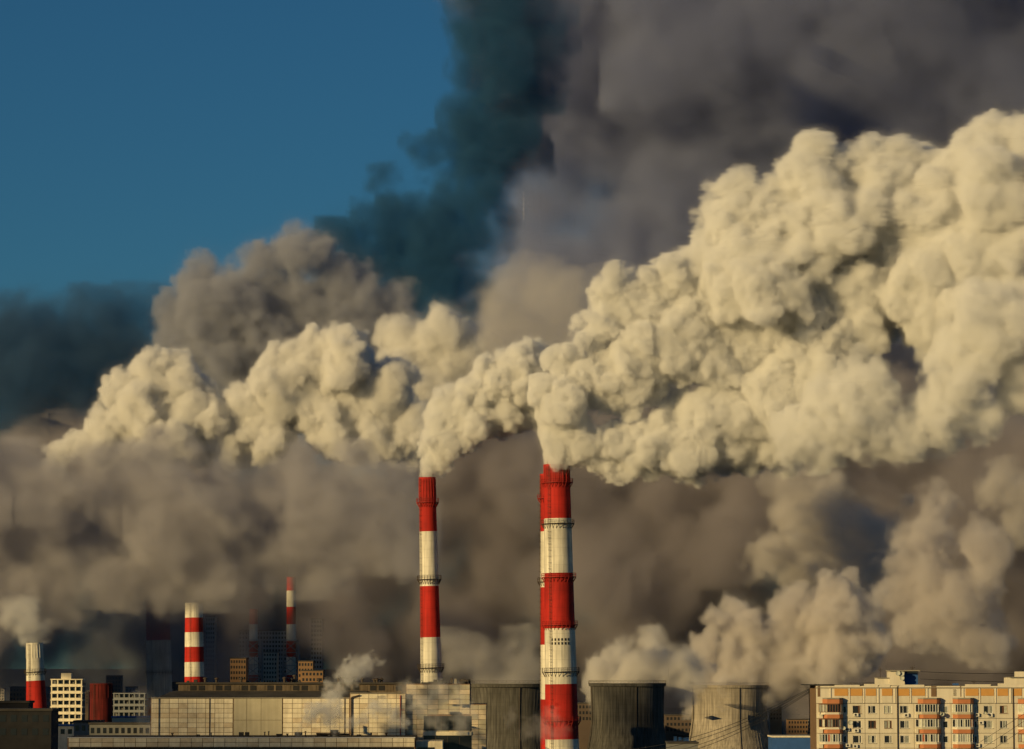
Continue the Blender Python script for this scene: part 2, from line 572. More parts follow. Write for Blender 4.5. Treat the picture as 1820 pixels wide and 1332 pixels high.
for a, b, c, d in holes:
    w = cube_part('window', 'glassdark', hall, lx(a), lx(b), .35, .62, bz(d), bz(c), label='black strip window')
    for i in range(1, 4):
        q = cube_part('window_mullion', 'iron', hall, lx(a + (b - a) * i / 4) - .08, lx(a + (b - a) * i / 4) + .08, .25, .34, bz(d), bz(c))
cube_part('window_ledge', 'tile', hall, lx(752), lx(838), .1, .6, bz(1307.5), bz(1301))
# clutter: ducts and pipes on the wall, fans and rails on the roofs
rq = random.Random(9)
for i in range(14):
    a = rq.uniform(315, 715)
    h = rq.uniform(.5, 1.6)
    part('roof_fan', MB().lathe([(.35, 0), (.35, h), (.6, h + .1), (.6, h + .35), (.1, h + .6)], 10, cap=(True, True)), 'iron', hall, loc=(lx(a), 13 + rq.uniform(-2, 3), bz(1213.5)))
for i in range(9):
    a = rq.uniform(724, 832)
    w_, h = rq.uniform(.4, 2.0), rq.uniform(.5, 1.5)
    cube_part('roof_unit', rq.choice(['tar', 'capgrey', 'iron']), hall, lx(a), lx(a) + w_, 3 + i * .6, 4 + i * .6, bz(1216), bz(1216) + h)
part('wall_duct', MB().bar((lx(625), -1.7, bz(1240)), (lx(625), -1.7, bz(1311)), .2, 8).bar((lx(625), -1.7, bz(1240)), (lx(640), -1.7, bz(1236)), .2, 8), 'iron', hall)
part('wall_pipe', MB().bar((lx(512), -.5, bz(1308)), (lx(618), -.5, bz(1306)), .12, 6), 'iron', hall)
part('wall_pipe', MB().bar((lx(712), -1.6, bz(1236)), (lx(712), -1.6, bz(1311)), .12, 6), 'redsteel', hall)
part('wall_pipe', MB().bar((lx(712), -1.6, bz(1262)), (lx(720), -1.6, bz(1262)), .10, 6), 'redsteel', hall)
# stepped roof: clerestory with felt roof behind the front wall
cube_part('parapet_cap', 'capgrey', hall, lx(268), lx(622), -.3, .5, bz(1241.4), bz(1240))
cube_part('parapet_cap', 'capgrey', hall, lx(622.1), lx(721.5), -1.5, -.7, bz(1232.9), bz(1231.5))
rf = MB()
rf.v += [(lx(277), 1, bz(1241)), (lx(650), 1, bz(1241)), (lx(650), 9, bz(1229)), (lx(300), 9, bz(1229)),
         (lx(277), 29, bz(1241)), (lx(650), 29, bz(1241)), (lx(650), 21, bz(1229)), (lx(300), 21, bz(1229))]
rf.f += [(0, 1, 2, 3), (5, 4, 7, 6), (3, 2, 6, 7), (4, 0, 3, 7), (1, 5, 6, 2)]
part('lower_roof', rf, 'tar', hall)
cl = part('clerestory', MB().box(lx(310), lx(721), 10, 20, bz(1236), bz(1216.5)), 'brownwall', hall)
part('clerestory_roof', MB().box(lx(306), lx(724), 9.4, 20.6, bz(1216.4), bz(1213.5)), 'tar', hall)
for i in range(26):
    a = 316 + i * 15.4
    cube_part('clerestory_window', 'darkwall' if i % 3 else 'brownwall', hall, lx(a), lx(a + 11), 9.9, 10.0, bz(1228), bz(1219))
for a, w_, h in ((322, 4, 3), (335, 6, 5), (748, 12, 3), (760, 20, 4), (790, 8, 2), (430, 5, 3), (521, 7, 3), (820, 10, 2)):
    yy = 14 if a < 720 else 4
    zt = bz(1213.5) if a < 720 else bz(1216)
    cube_part('roof_hatch', 'tar', hall, lx(a), lx(a + w_), yy, yy + 2, zt, zt + h * mB)
for a in (282, 372, 612, 706):
    cube_part('downpipe', 'iron', hall, lx(a), lx(a) + .14, -.42, -.26, bz(1311), bz(1242))

# low front annex with a panelled parapet, vents on its roof
an = thing('annex', 'low flat annex with cream panel strip and vent stubs in front of the plant hall', 'industrial building', (bx(165), YB - 22, 0))
YA = YB - 22
ax_ = lambda px: P(px, 1310, YA).x - P(165, 1310, YA).x
az = lambda py: P(500, py, YA).z
an.location = (P(165, 1310, YA).x, YA, 0)
cube_part('wall', 'joint', an, ax_(120), ax_(738), 0, 21, 0, az(1310.5))
cube_part('roof', 'tar', an, ax_(120.5), ax_(737.5), .4, 20.5, az(1310.4), az(1310.4) + .08)
rnd = random.Random(3)
for i in range(31):
    for k in range(2):
        a, b = 122 + (737 - 122) * i / 31, 122 + (737 - 122) * (i + 1) / 31
        cube_part('facade_panel', rnd.choice(['tile', 'tile', 'tile2', 'tile3']), an, ax_(a) + .06, ax_(b) - .06, -.2 - rnd.uniform(0, .03), .05,
                  az(1312 + 8 * (k + 1)) + .05, az(1312 + 8 * k) - .05)
cube_part('window_strip', 'glassdark', an, ax_(125), ax_(736), -.05, .05, az(1340), az(1328.6))
for i in range(60):
    a = 130 + i * 10
    cube_part('window_mullion', 'iron', an, ax_(a), ax_(a) + .12, -.12, -.06, az(1340), az(1328.7))
cube_part('parapet_cap', 'snow', an, ax_(120), ax_(738), -.25, .3, az(1311.9), az(1310.6))
for a, w_, h in ((421, 8, 7), (432, 7, 7), (466, 2, 6), (473, 2, 7), (488, 10, 4), (521, 13, 7), (539, 2, 7), (585, 14, 11), (598, 3, 6), (622, 2, 5), (657, 2, 5),
                 (300, 3, 4), (345, 5, 3), (370, 2, 5), (506, 3, 3), (560, 20, 3), (632, 8, 3), (683, 3, 4)):
    z0 = az(1310.4) + .08
    if w_ >= 5:
        cube_part('roof_vent', 'darkwall', an, ax_(a), ax_(a + w_), 6, 8, z0, z0 + h * mB)
    else:
        vb = MB().lathe([(w_ * mB / 2, 0), (w_ * mB / 2, h * mB), (w_ * mB * .8, h * mB), (w_ * mB * .8, h * mB + .25)], 10, cap=(True, True))
        part('vent_pipe', vb, 'iron', an, loc=(ax_(a + w_ / 2), 7, z0))
part('roof_pipe', MB().bar((ax_(560), 5, az(1305)), (ax_(620), 5, az(1306)), .22, 8), 'iron', an)
cube_part('second_step', 'tile2', an, ax_(739), ax_(786), 3, 20, 0, az(1318))
cube_part('window_strip', 'glassdark', an, ax_(741), ax_(772), 2.9, 3.0, az(1340), az(1329))

# ------------------------------------------------------------------ apartment block
YF = 620.0
mF = YF / F
ap = thing('apartment_block', 'cream panel apartment block with terracotta balconies and orange attic panels at the lower right', 'apartment block',
           (P(1450, 1217, YF).x, YF, 0))
fx = lambda px: P(px, 1270, YF).x - P(1450, 1270, YF).x
fz = lambda py: P(1600, py, YF).z
XR = 1905
seams = [1250.7, 1277.2, 1303.6, 1330.0, 1356.4]
ZG = fz(1356.4)
cube_part('core_wall', 'seam', ap, fx(1450.5), fx(XR), 0.30, 13, 0, fz(1219.5))
cube_part('roof', 'tar', ap, fx(1450), fx(XR), .3, 13.3, fz(1219.4), fz(1218.6))
# facade columns: (x0, x1, window x0, window x1) ; None for blank or balcony zones
cols = [(1450.5, 1463, None), (1463, 1506, None), (1506, 1537, (1516, 1529.5)), (1537, 1563, (1543.5, 1555.5)), (1563, 1594.2, (1572, 1583.5)),
        (1595.2, 1624, (1600, 1614.5)), (1624, 1672, None), (1672, 1690, None), (1690, 1737, None), (1737, 1770, (1749, 1763.5)),
        (1770, 1800, (1777.5, 1789.5)), (1800, 1830, None), (1830, 1865, (1842, 1856)), (1865, 1900, (1878, 1890))]
rnd = random.Random(11)
gl = ['glassdark', 'glassdark', 'glassdark', 'curtain2', 'curtain']


def frame_mesh(x0, x1, z0, z1, wx0, wx1, wz0, wz1, y0, y1):
    b = MB()
    b.box(x0, wx0, y0, y1, z0, z1)
    b.box(wx1, x1, y0, y1, z0, z1)
    b.box(wx0, wx1, y0, y1, z0, wz0)
    b.box(wx0, wx1, y0, y1, wz1, z1)
    return b


def window(x0, x1, z0, z1, rn, n=3, mat=None):
    fr = rn.choice(['frame', 'frame', 'frame', 'frameb'])
    b = MB()
    t = .07
    b.box(x0, x1, .08, .18, z0, z0 + t).box(x0, x1, .08, .18, z1 - t, z1)
    xs = sorted([0, 1] + [rn.choice([.33, .4, .62, .68])] + ([rn.choice([.8, .5])] if n > 2 else []))
    for q in xs:
        c = x0 + t / 2 + (x1 - x0 - t) * q
        b.box(c - t / 2, c + t / 2, .08, .18, z0 + t, z1 - t)
    w_ = part('window_frame', b, fr, ap)
    for qa, qb in zip(xs, xs[1:]):
        a, c = x0 + (x1 - x0) * qa + t, x0 + (x1 - x0) * qb - t
        if c - a > .05:
            cube_part('pane', mat or rn.choice(gl), w_, a, c, .12, .14, z0 + t, z1 - t)
    cube_part('window_sill', 'capgrey', ap, x0 - .1, x1 + .1, -.12, .02, z0 - .08, z0 - .01)


for fl in range(4):
    za, zb = fz(seams[fl]), fz(seams[fl + 1])
    for (a, b, wn) in cols:
        g_ = .035
        mt = 'cream' if rnd.random() < .6 else 'cream2'
        if wn is None:
            cube_part('wall_panel', mt, ap, fx(a) + g_, fx(b) - g_, 0, .29, zb + g_, za - g_)
        else:
            wz0, wz1 = fz(seams[fl] + 17.6), fz(seams[fl] + 3.9)
            wn = (wn[0] - .7, wn[1] + .9)
            part('wall_panel', frame_mesh(fx(a) + g_, fx(b) - g_, zb + g_, za - g_, fx(wn[0]), fx(wn[1]), wz0, wz1, 0, .29), mt, ap)
            window(fx(wn[0]), fx(wn[1]), wz0, wz1, rnd, 3 if wn[1] - wn[0] > 12.5 else 2)
# narrow windows beside the balconies
for fl in range(4):
    s = seams[fl]
    for a, b in ((1498, 1504), (1675, 1684), (1731, 1736)):
        fm = part('window_frame', frame_mesh(fx(a), fx(b), fz(s + 17), fz(s + 4.5), fx(a) + .08, fx(b) - .08, fz(s + 17) + .08, fz(s + 4.5) - .08, -.05, .0), 'frame', ap)
        cube_part('pane', rnd.choice(gl), fm, fx(a) + .08, fx(b) - .08, -.03, -.01, fz(s + 17) + .08, fz(s + 4.5) - .08)
# attic: cream wall strip, pilasters, orange panels, blank pale panels below
cube_part('attic_wall', 'cream', ap, fx(1450.5), fx(XR), 0.04, .3, fz(1250.2), fz(1219.5))
for a, b in ((1483, 1507), (1511.7, 1532.7), (1538.7, 1557), (1567.5, 1586), (1595.8, 1616), (1621, 1644), (1716, 1739), (1743.7, 1766.5), (1773, 1791.8), (1801.4, 1816), (1824, 1846)):
    cube_part('orange_panel', 'orange', ap, fx(a), fx(b), -.06, .04, fz(1237), fz(1224.4))
    cube_part('attic_panel', 'cream2', ap, fx(a), fx(b), -.03, .04, fz(1249.6), fz(1237.6))
for a in (1476, 1509.6, 1535.5, 1561, 1590.6, 1618.5, 1648, 1712, 1741.4, 1769.6, 1796.5, 1820):
    cube_part('pilaster', 'cream', ap, fx(a) - .1, fx(a) + .1, -.09, .04, fz(1249.8), fz(1223.4))
cube_part('cornice', 'capgrey', ap, fx(1450), fx(XR), -.16, .3, fz(1223.4), fz(1222.2))
for a, b, t in ((1473.8, 1483.5, 1220), (1483.6, 1528, 1217.6), (1528.1, 1536, 1220), (1536.1, 1560.5, 1216), (1563, 1582, 1216), (1585, 1597, 1219), (1599, 1643, 1217.3), (1643.1, 1652, 1221), (1664.6, 1706, 1220.3), (1716, 1761, 1216.6),
                (1761.1, 1774, 1219.5), (1774.1, 1795, 1215), (1795.1, 1822, 1217), (1822.1, 1900, 1218.5)):
    cube_part('parapet_block', 'cream', ap, fx(a), fx(b), -.06, .5, fz(1222.1), fz(t))
cube_part('roof_edge', 'soot', ap, fx(1433), fx(1500), 1.5, 12, fz(1218.5), fz(1217.0), label='thin black canopy edge')
for a, b in ((1453, 1457.5), (1655, 1664.5), (1475.2, 1475.9), (1707, 1708.2)):
    cube_part('recess_strip', 'seam', ap, fx(a), fx(b), -.02, .03, fz(1238.5), fz(1219.8))
for sx_, y0 in ((1594.7, 1220), (1800.2, 1224)):
    cube_part('drainpipe', 'iron', ap, fx(sx_) - .07, fx(sx_) + .07, -.2, -.06, ZG, fz(y0))
for k in range(7):     # rungs by the loggia
    cube_part('ladder_rung', 'iron', ap, fx(1694), fx(1699), -.1, -.05, fz(1236.5 - k * 1.7), fz(1236.0 - k * 1.7))


def arc_poly(x0, x1, d, inset=0.0, k=10):
    """outline of a bow-fronted balcony: flat left half, curved to the right"""
    w = x1 - x0
    pts = []
    for i in range(k + 1):
        t = i / k
        x = x0 + inset + (w - 2 * inset) * t
        y = -(d - inset) * min(1.0, (1 - abs(2 * t - 1) ** 3.2) * 1.02 + .28)
        pts.append((x, y))
    return [(x0 + inset, 0.0)] + pts + [(x1 - inset, 0.0)]


def balcony_stack(a, b, oa, label, rn):
    """a..b glazing extent in px, oa: start px of the coloured band"""
    x0, x1, xo = fx(a), fx(b), fx(oa)
    d = 1.45
    cap_ = part('balcony_hood', MB().prism(arc_poly(xo, x1, d + .12), fz(1242.8), fz(1240.6)), 'capgrey', ap)
    part('hood_band', MB().prism(arc_poly(xo, x1, d), fz(1250.6), fz(1242.9)), 'terracotta', ap)
    for fl in range(4):
        s = seams[fl]
        bal = part('balcony', MB().prism(arc_poly(x0, x1, d + .06), fz(s + .9), fz(s + .0)), 'seam', ap)
        part('parapet', MB().prism(arc_poly(xo, x1, d), fz(s + 26.2), fz(s + 19.4)), 'terracotta', bal)
        part('parapet_rim', MB().prism(arc_poly(x0 if xo - x0 < .3 else x0 + .2, x1, d - .05), fz(s + 19.3), fz(s + 15.6)), 'cream' if rn.random() < .6 else 'sheet', bal)
        if xo - x0 > .3:
            cube_part('side_wall', 'cream', bal, x0, xo - .03, -.9, -.02, fz(s + 26.2), fz(s + 19.4))
        po = arc_poly(x0, x1, d - .02, .03, 9)[1:-1]
        z0, z1 = fz(s + 15.5), fz(s + 1.0)
        fr = MB()
        cols_ = rn.choice(['frame', 'frame', 'frame', 'frameb', 'frame'])
        for (xa, ya) in po:
            fr.box(xa - .045, xa + .045, ya - .045, ya + .045, z0, z1)
        for (xa, ya), (xb, yb) in zip(po, po[1:]):
            for z in (z0 + .04, z1 - .04):
                fr.bar((xa, ya, z), (xb, yb, z), .045, 4)
        f_ = part('glazing_frame', fr, cols_, bal)
        for (xa, ya), (xb, yb) in zip(po, po[1:]):
            mt = rn.choice(['glassdark', 'glassdark', 'curtain', 'curtain2', 'glassdark', 'curtain2', 'curtain3'] if rn.random() < .4 else ['glassdark', 'curtain2', 'curtain'])
            m_ = MB()
            m_.v += [(xa, ya + .02, z0), (xb, yb + .02, z0), (xb, yb + .02, z1), (xa, ya + .02, z1), (xa, ya + .05, z0), (xb, yb + .05, z0), (xb, yb + .05, z1), (xa, ya + .05, z1)]
            m_.f += [(0, 1, 2, 3), (5, 4, 7, 6), (3, 2, 6, 7), (1, 0, 4, 5), (4, 0, 3, 7), (1, 5, 6, 2)]
            m_.f = [tuple(f) for f in m_.f]
            part('glazing_pane', m_, mt, bal)


rb_ = random.Random(21)
balcony_stack(1454.5, 1497.5, 1461.5, 'left', rb_)
balcony_stack(1626, 1671, 1631, 'middle', rb_)
balcony_stack(1691.5, 1730, 1693, 'right', rb_)
balcony_stack(1808, 1850, 1809, 'edge', rb_)


def air_unit(px, py):
    x, z = fx(px), fz(py)
    u = cube_part('air_conditioner', 'acmetal', ap, x, x + .85, -.42, -.08, z - .6, z)
    f_ = part('fan_grille', MB().lathe([(.2, -.01), (.2, .03)], 14, cap=(True, True)), 'soot', ap, loc=(x + .35, -.43, z - .3))
    f_.rotation_euler = (math.pi / 2, 0, 0)


for a, b in ((1516.5, 1267.8), (1606, 1268.5), (1500.5, 1294), (1517, 1295.8), (1502, 1322), (1515, 1323.5), (1731.5, 1268), (1755, 1268.3), (1739, 1282), (1732, 1322)):
    air_unit(a, b)


def dish(px, py, r=.38):
    prof = [(r * k / 6, .22 * (k / 6) ** 2) for k in range(7)]
    prof = prof + [(r * .98, .25)]
    o = part('satellite_dish', MB().lathe(prof, 18), 'dish', ap, smooth=True, loc=(fx(px), -.75, fz(py)))
    o.rotation_euler = (math.radians(78), 0, math.radians(-22))
    part('dish_arm', MB().bar((fx(px), -.75, fz(py)), (fx(px) + .1, 0, fz(py + 1)), .035, 5), 'iron', ap)


for a, b, r in ((1460, 1269, .42), (1467, 1269.2, .42), (1511, 1285, .46), (1499, 1295, .36), (1669, 1268.5, .4), (1674, 1270, .4), (1750, 1268, .28)):
    dish(a, b, r)
# lift houses on the roof
lh = cube_part('lift_house', 'cream', ap, fx(1585), fx(1611.5), 3, 8, fz(1219), fz(1193.4))
cube_part('lift_house_recess', 'blue', ap, fx(1611.6), fx(1637), 4.5, 8, fz(1219), fz(1193.4))
cube_part('lift_house_recess_band', 'cream2', ap, fx(1618), fx(1637.5), 4.3, 4.49, fz(1197.2), fz(1194.2))
cube_part('lift_house_roof', 'capgrey', ap, fx(1583.2), fx(1639), 2.6, 8.4, fz(1193.3), fz(1191.4))
cube_part('lift_house', 'cream', ap, fx(1563), fx(1584.8), 3.6, 8, fz(1219), fz(1206))
cube_part('lift_house_roof', 'capgrey', ap, fx(1562.5), fx(1584.6), 3.3, 8.2, fz(1205.9), fz(1204.8))
cube_part('lift_house', 'cream', ap, fx(1796), fx(1850), 3, 8, fz(1219), fz(1205))
cube_part('lift_house_roof', 'capgrey', ap, fx(1799), fx(1850), 2.6, 8.4, fz(1204.9), fz(1203.6))
cube_part('lift_house', 'cream', ap, fx(1815), fx(1845), 4, 8, fz(1203.5), fz(1194))
for px, py in ((1600, 1197.5), (1607, 1198.5), (1607, 1206)):
    o = part('satellite_dish', MB().lathe([(.45 * k / 6, .2 * (k / 6) ** 2) for k in range(7)], 18), 'dish', ap, smooth=True, loc=(fx(px), 2.6, fz(py)))
    o.rotation_euler = (math.radians(78), 0, math.radians(-25))
for px, y0, y1 in ((1570, 1206, 1187), (1628, 1192, 1184), (1738, 1217, 1209)):
    part('antenna', MB().bar((fx(px), 5, fz(y0)), (fx(px), 5, fz(y1)), .05, 5).bar((fx(px) - .5, 5, fz(y1 + 3)), (fx(px) + .5, 5, fz(y1 + 3)), .03, 4).bar((fx(px) - .35, 5, fz(y1 + 5)), (fx(px) + .35, 5, fz(y1 + 5)), .03, 4), 'iron', ap)
cube_part('roof_box', 'blue', ap, fx(1698), fx(1708), 3, 4, fz(1220), fz(1215))

# ------------------------------------------------------------------ overhead cables
poles = []


def cable(label, a, b, r=.055, sag=1.2, grp='overhead cables'):
    n = 16
    mb = MB()
    A_, B_ = Vector(a), Vector(b)
    pts = []
    for i in range(n + 1):
        t = i / n
        p = A_.lerp(B_, t)
        p.z -= sag * 4 * t * (1 - t)
        pts.append(p)
    for p, q in zip(pts, pts[1:]):
        mb.bar(p - A_, q - A_, r, 4)
    o = part('overhead_cable', mb, 'cable', loc=A_)
    o['label'], o['category'], o['group'] = label, 'cable', grp


for i, (dy, nm) in enumerate(((0, 'topmost cable slanting from the apartment roof across the tan cooling tower'), (3.2, 'second cable from the top slanting across the tan cooling tower'),
                              (8.0, 'third cable from the top slanting across the tan cooling tower'), (11.0, 'lowest cable slanting across the tan cooling tower'))):
    cable(nm, P(1448, 1219 + dy * .5, 640), P(1120, 1332 + dy * 2, 820), sag=2.2 + i * .3)
for i, nm in enumerate(('upper long cable above the apartment roof', 'lower long cable above the apartment roof')):
    cable(nm, P(1636, 1194 + i * 13, 700), P(1990, 1190 + i * 16, 640), sag=.6)
for i, nm in enumerate(('upper of the cables rising across the right windows of the apartment block', 'middle of the cables rising across the right windows of the apartment block', 'lower of the cables rising across the right windows of the apartment block')):
    cable(nm, P(1700 + i * 22, 1345, 590), P(1900, 1215 + i * 12, 560), r=.035, sag=.2)


# ------------------------------------------------------------------ city behind
def block(label, Y, x0, x1, y_top, mat, floors=0, bays=0, depth=14, cat='building', name='building', roof='tar', win='glassdark', group=None, wfrac=.55, y0off=0):
    a, b = P(x0, 1200, Y), P(x1, 1200, Y)
    H = P(x0, y_top, Y).z
    root = thing(name, label, cat, (a.x, Y, 0), group)
    w = b.x - a.x
    cube_part('wall', mat, root, 0, w, 0, depth, 0, H)
    cube_part('roof', roof, root, -.3, w + .3, -.3, depth + .3, H + .01, H + .5)
    if floors:
        fh = 3.0
        for k in range(floors):
            for i in range(bays):
                bw = w / bays
                z1 = H - .9 - k * fh
                if z1 - 1.5 < 0:
                    continue
                cube_part('window', win, root, i * bw + bw * (1 - wfrac) / 2, i * bw + bw * (1 + wfrac) / 2, -.06, .04, z1 - 1.5, z1)
    return root


def frame_building(label, Y, x0, x1, y_top, floors, bays, mat, depth=10, pent=None):
    """open concrete frame: slabs and columns, dark inside"""
    a, b = P(x0, 1200, Y), P(x1, 1200, Y)
    H = P(x0, y_top, Y).z
    w = b.x - a.x
    root = thing('concrete_frame_building', label, 'building', (a.x, Y, 0), 'half open concrete buildings')
    cube_part('core', 'grey', root, .8, w - .8, 2.2, depth, 0, H - .4)
    for k in range(floors + 1):
        z = H - k * 3.0
        cube_part('floor_slab', mat, root, -.3, w + .3, -.3, depth, z - .45, z)
        if k < floors:
            cube_part('parapet', mat, root, 0, w, -.1, .1, z - 3.0, z - 2.2)
            for i in range(bays + 1):
                x = (w - .5) * i / bays
                cube_part('column', mat, root, x, x + .5, 0, .5, z - 2.99, z - .46)
            for i in range(bays):
                if (i + k) % 3:
                    x = (w - .5) * i / bays + .6
                    cube_part('window', 'glassdark', root, x, x + (w - .5) / bays - .3, 1.2, 1.3, z - 2.9, z - .5)
    if pent:
        cube_part('penthouse', mat, root, w * .3, w * .62, 2, 6, H, H + 2.5)
    return root


frame_building('cream concrete frame building with open floors right of the squat left chimney', 1480, 91, 146, 1207, 7, 5, 'tile', pent=True)
frame_building('pale concrete frame skeleton left of the plant hall', 1650, 202, 258, 1232, 5, 6, 'bld3')
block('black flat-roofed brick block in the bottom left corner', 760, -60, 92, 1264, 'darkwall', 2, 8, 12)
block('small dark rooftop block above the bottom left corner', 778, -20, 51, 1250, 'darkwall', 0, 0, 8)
block('low cream building with blue fascia under the concrete frame building', 1050, 93, 132, 1291, 'tile2', 1, 3, 10, roof='blue')
block('low grey building with dark hatch beside the blue fascia building', 980, 132.5, 178, 1284, 'grey', 2, 4, 10)
block('long low shed with blue eaves beneath the pale concrete frame', 1200, 200, 262, 1276, 'bld1', 0, 0, 10, roof='blue')
block('dark grey shed at the left foot of the plant hall', 930, 160, 268, 1288, 'grey', 1, 10, 10)
block('ochre building with bright strip left of the distant lattice chimneys', 1860, 409, 437, 1171, 'bld2', 6, 6, 16)
block('orange sunlit building right of the taller lattice chimney', 1850, 530, 556, 1176, 'bld2', 6, 5, 16)
block('low orange building behind the plant hall roof', 1840, 536, 574, 1193, 'bld2', 4, 6, 16)
block('tall slim pale tower block right of the narrow banded chimney', 2240, 365, 381, 1097, 'bld3', 26, 4, 18)
block('pale tower block right of the lattice chimneys', 2260, 552, 572, 1101, 'bld3', 26, 4, 18)
block('blue grey tower block with pale crown between the lattice chimneys', 2300, 468, 492, 1160, 'bld1', 8, 5, 18)
block('squat grey slab block behind the lattice chimneys', 2400, 424, 520, 1122, 'bld3', 14, 18, 18)
rc = random.Random(5)
cnames = ['bld1', 'bld2', 'bld3', 'bld4', 'bld3', 'bld4']
words = {'bld1': 'pale', 'bld2': 'ochre', 'bld3': 'grey', 'bld4': 'brown'}
ordn = ['first', 'second', 'third', 'fourth', 'fifth', 'sixth', 'seventh', 'eighth', 'ninth', 'tenth', 'eleventh', 'twelfth']
town = []
for i in range(20):
    town.append((-14 + i * 29 + rc.uniform(-6, 6), 'left'))
for x in (1018, 1036, 1182, 1212, 1368, 1400, 1428):
    town.append((x, 'right'))
seen = {}
for i, (x, side) in enumerate(town):
    Y = rc.uniform(1950, 4000)
    w = rc.uniform(16, 44)
    yt = rc.uniform(1196, 1232) if side == 'left' else rc.uniform(1250, 1280)
    if Y < 2300:
        yt = max(yt, 1222)
    m_ = cnames[i % 6]
    k = (side, m_)
    seen[k] = seen.get(k, 0) + 1
    wh = 'hazy town blocks behind the plant hall' if side == 'left' else 'hazy town blocks between the cooling towers'
    block('%s from the left of the %s %s' % (ordn[seen[k] - 1], words[m_], wh), Y, x, x + w, yt, m_, 4, max(3, int(w / 5)), 14, group='distant town blocks')
block('low building with cream roof edge and blue wall between cooling tower and apartment block', 1250, 1372, 1440, 1311, 'blue', 0, 0, 20, roof='tile')
block('pale low hut on the cream roof edge building', 1300, 1424, 1440, 1308, 'tile', 0, 0, 6)
block('flat warehouse with orange wall right of the thickest chimney', 1750, 1022, 1052, 1251, 'bld4', 3, 5, 20)
block('brown workshop with small windows between two cooling towers', 1800, 1183, 1236, 1272, 'bld4', 3, 8, 20)
block('dark flat shed at the foot of the tan cooling tower', 1150, 1188, 1240, 1322, 'grey', 0, 0, 20)
# bright metal tanks between the towers
for i, (px, py, r, l_) in enumerate(((1200, 1309, 3.2, 'small bright metal tank, left of the three between the cooling towers'), (1209, 1310, 3.8, 'middle bright metal tank between the cooling towers'),
                                     (1219, 1311, 5.5, 'largest bright metal tank between the cooling towers'))):
    Y = 1320
    p = P(px, py, Y)
    rr = r * Y / F
    t = thing('storage_tank', l_, 'tank', (p.x, Y, 0), 'bright metal tanks')
    part('tank_shell', MB().lathe([(rr, 0), (rr, p.z), (rr * .6, p.z + rr * .35), (.1, p.z + rr * .45)], 24, cap=(True, True)), 'shine', t, smooth=True)
    part('tank_rail', MB().lathe([(rr + .1, p.z), (rr + .16, p.z), (rr + .16, p.z + .8), (rr + .1, p.z + .8)], 20), 'iron', t)


# ------------------------------------------------------------------ bare trees near the towers
def tree(label, px, Y, h, seed):
    r = random.Random(seed)
    p = P(px, 1300, Y)
    root = thing('bare_tree', label, 'tree', (p.x, Y, 0), 'bare winter trees')
    part('trunk', MB().bar((0, 0, 0), (0, 0, h * .5), .3, 6), 'foliage', root)
    mb = MB()

    def grow(a, d, l, w, n):
        b = a + d * l
        mb.bar(a, b, w, 4)
        if n == 0:
            return
        for _ in range(3):
            dd = (d + Vector((r.uniform(-.7, .7), r.uniform(-.7, .7), r.uniform(-.1, .5)))).normalized()
            grow(b, dd, l * .68, w * .6, n - 1)
    for k in range(6):
        grow(Vector((0, 0, h * (.25 + .05 * k))), Vector((r.uniform(-.8, .8), r.uniform(-.8, .8), 1)).normalized(), h * .22, .14, 4)
    part('crown', mb, 'foliage', root)


for i, (px, Y, h, l_) in enumerate(((1195, 1420, 17, 'bare tree between the two middle cooling towers'), (1392, 1480, 20, 'left bare tree between the tan tower and the apartment block'),
                                    (1418, 1500, 22, 'right bare tree beside the apartment block'), (1035, 1350, 16, 'bare tree right of the thickest chimney'))):
    tree(l_, px, Y, h, i)


# ------------------------------------------------------------------ smoke and steam (real voxel volumes)
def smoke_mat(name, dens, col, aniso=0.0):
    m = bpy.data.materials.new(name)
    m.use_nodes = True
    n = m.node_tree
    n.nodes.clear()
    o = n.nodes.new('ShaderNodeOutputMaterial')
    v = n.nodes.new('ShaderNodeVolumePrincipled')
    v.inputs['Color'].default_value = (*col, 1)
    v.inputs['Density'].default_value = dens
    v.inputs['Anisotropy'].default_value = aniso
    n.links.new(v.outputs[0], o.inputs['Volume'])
    return m


def noise3(shape, s, rng):
    n = [int(math.ceil(k / s)) + 3 for k in shape]
    gr = rng.standard_normal(n).astype(np.float32)
    for ax in range(3):
        x = np.arange(shape[ax]) / s + rng.random()
        i = x.astype(int)
        f = (x - i).astype(np.float32)
        f = f * f * (3 - 2 * f)
        sh = [1, 1, 1]
        sh[ax] = -1
        f = f.reshape(sh)
        gr = np.take(gr, i, ax) * (1 - f) + np.take(gr, i + 1, ax) * f
    return gr


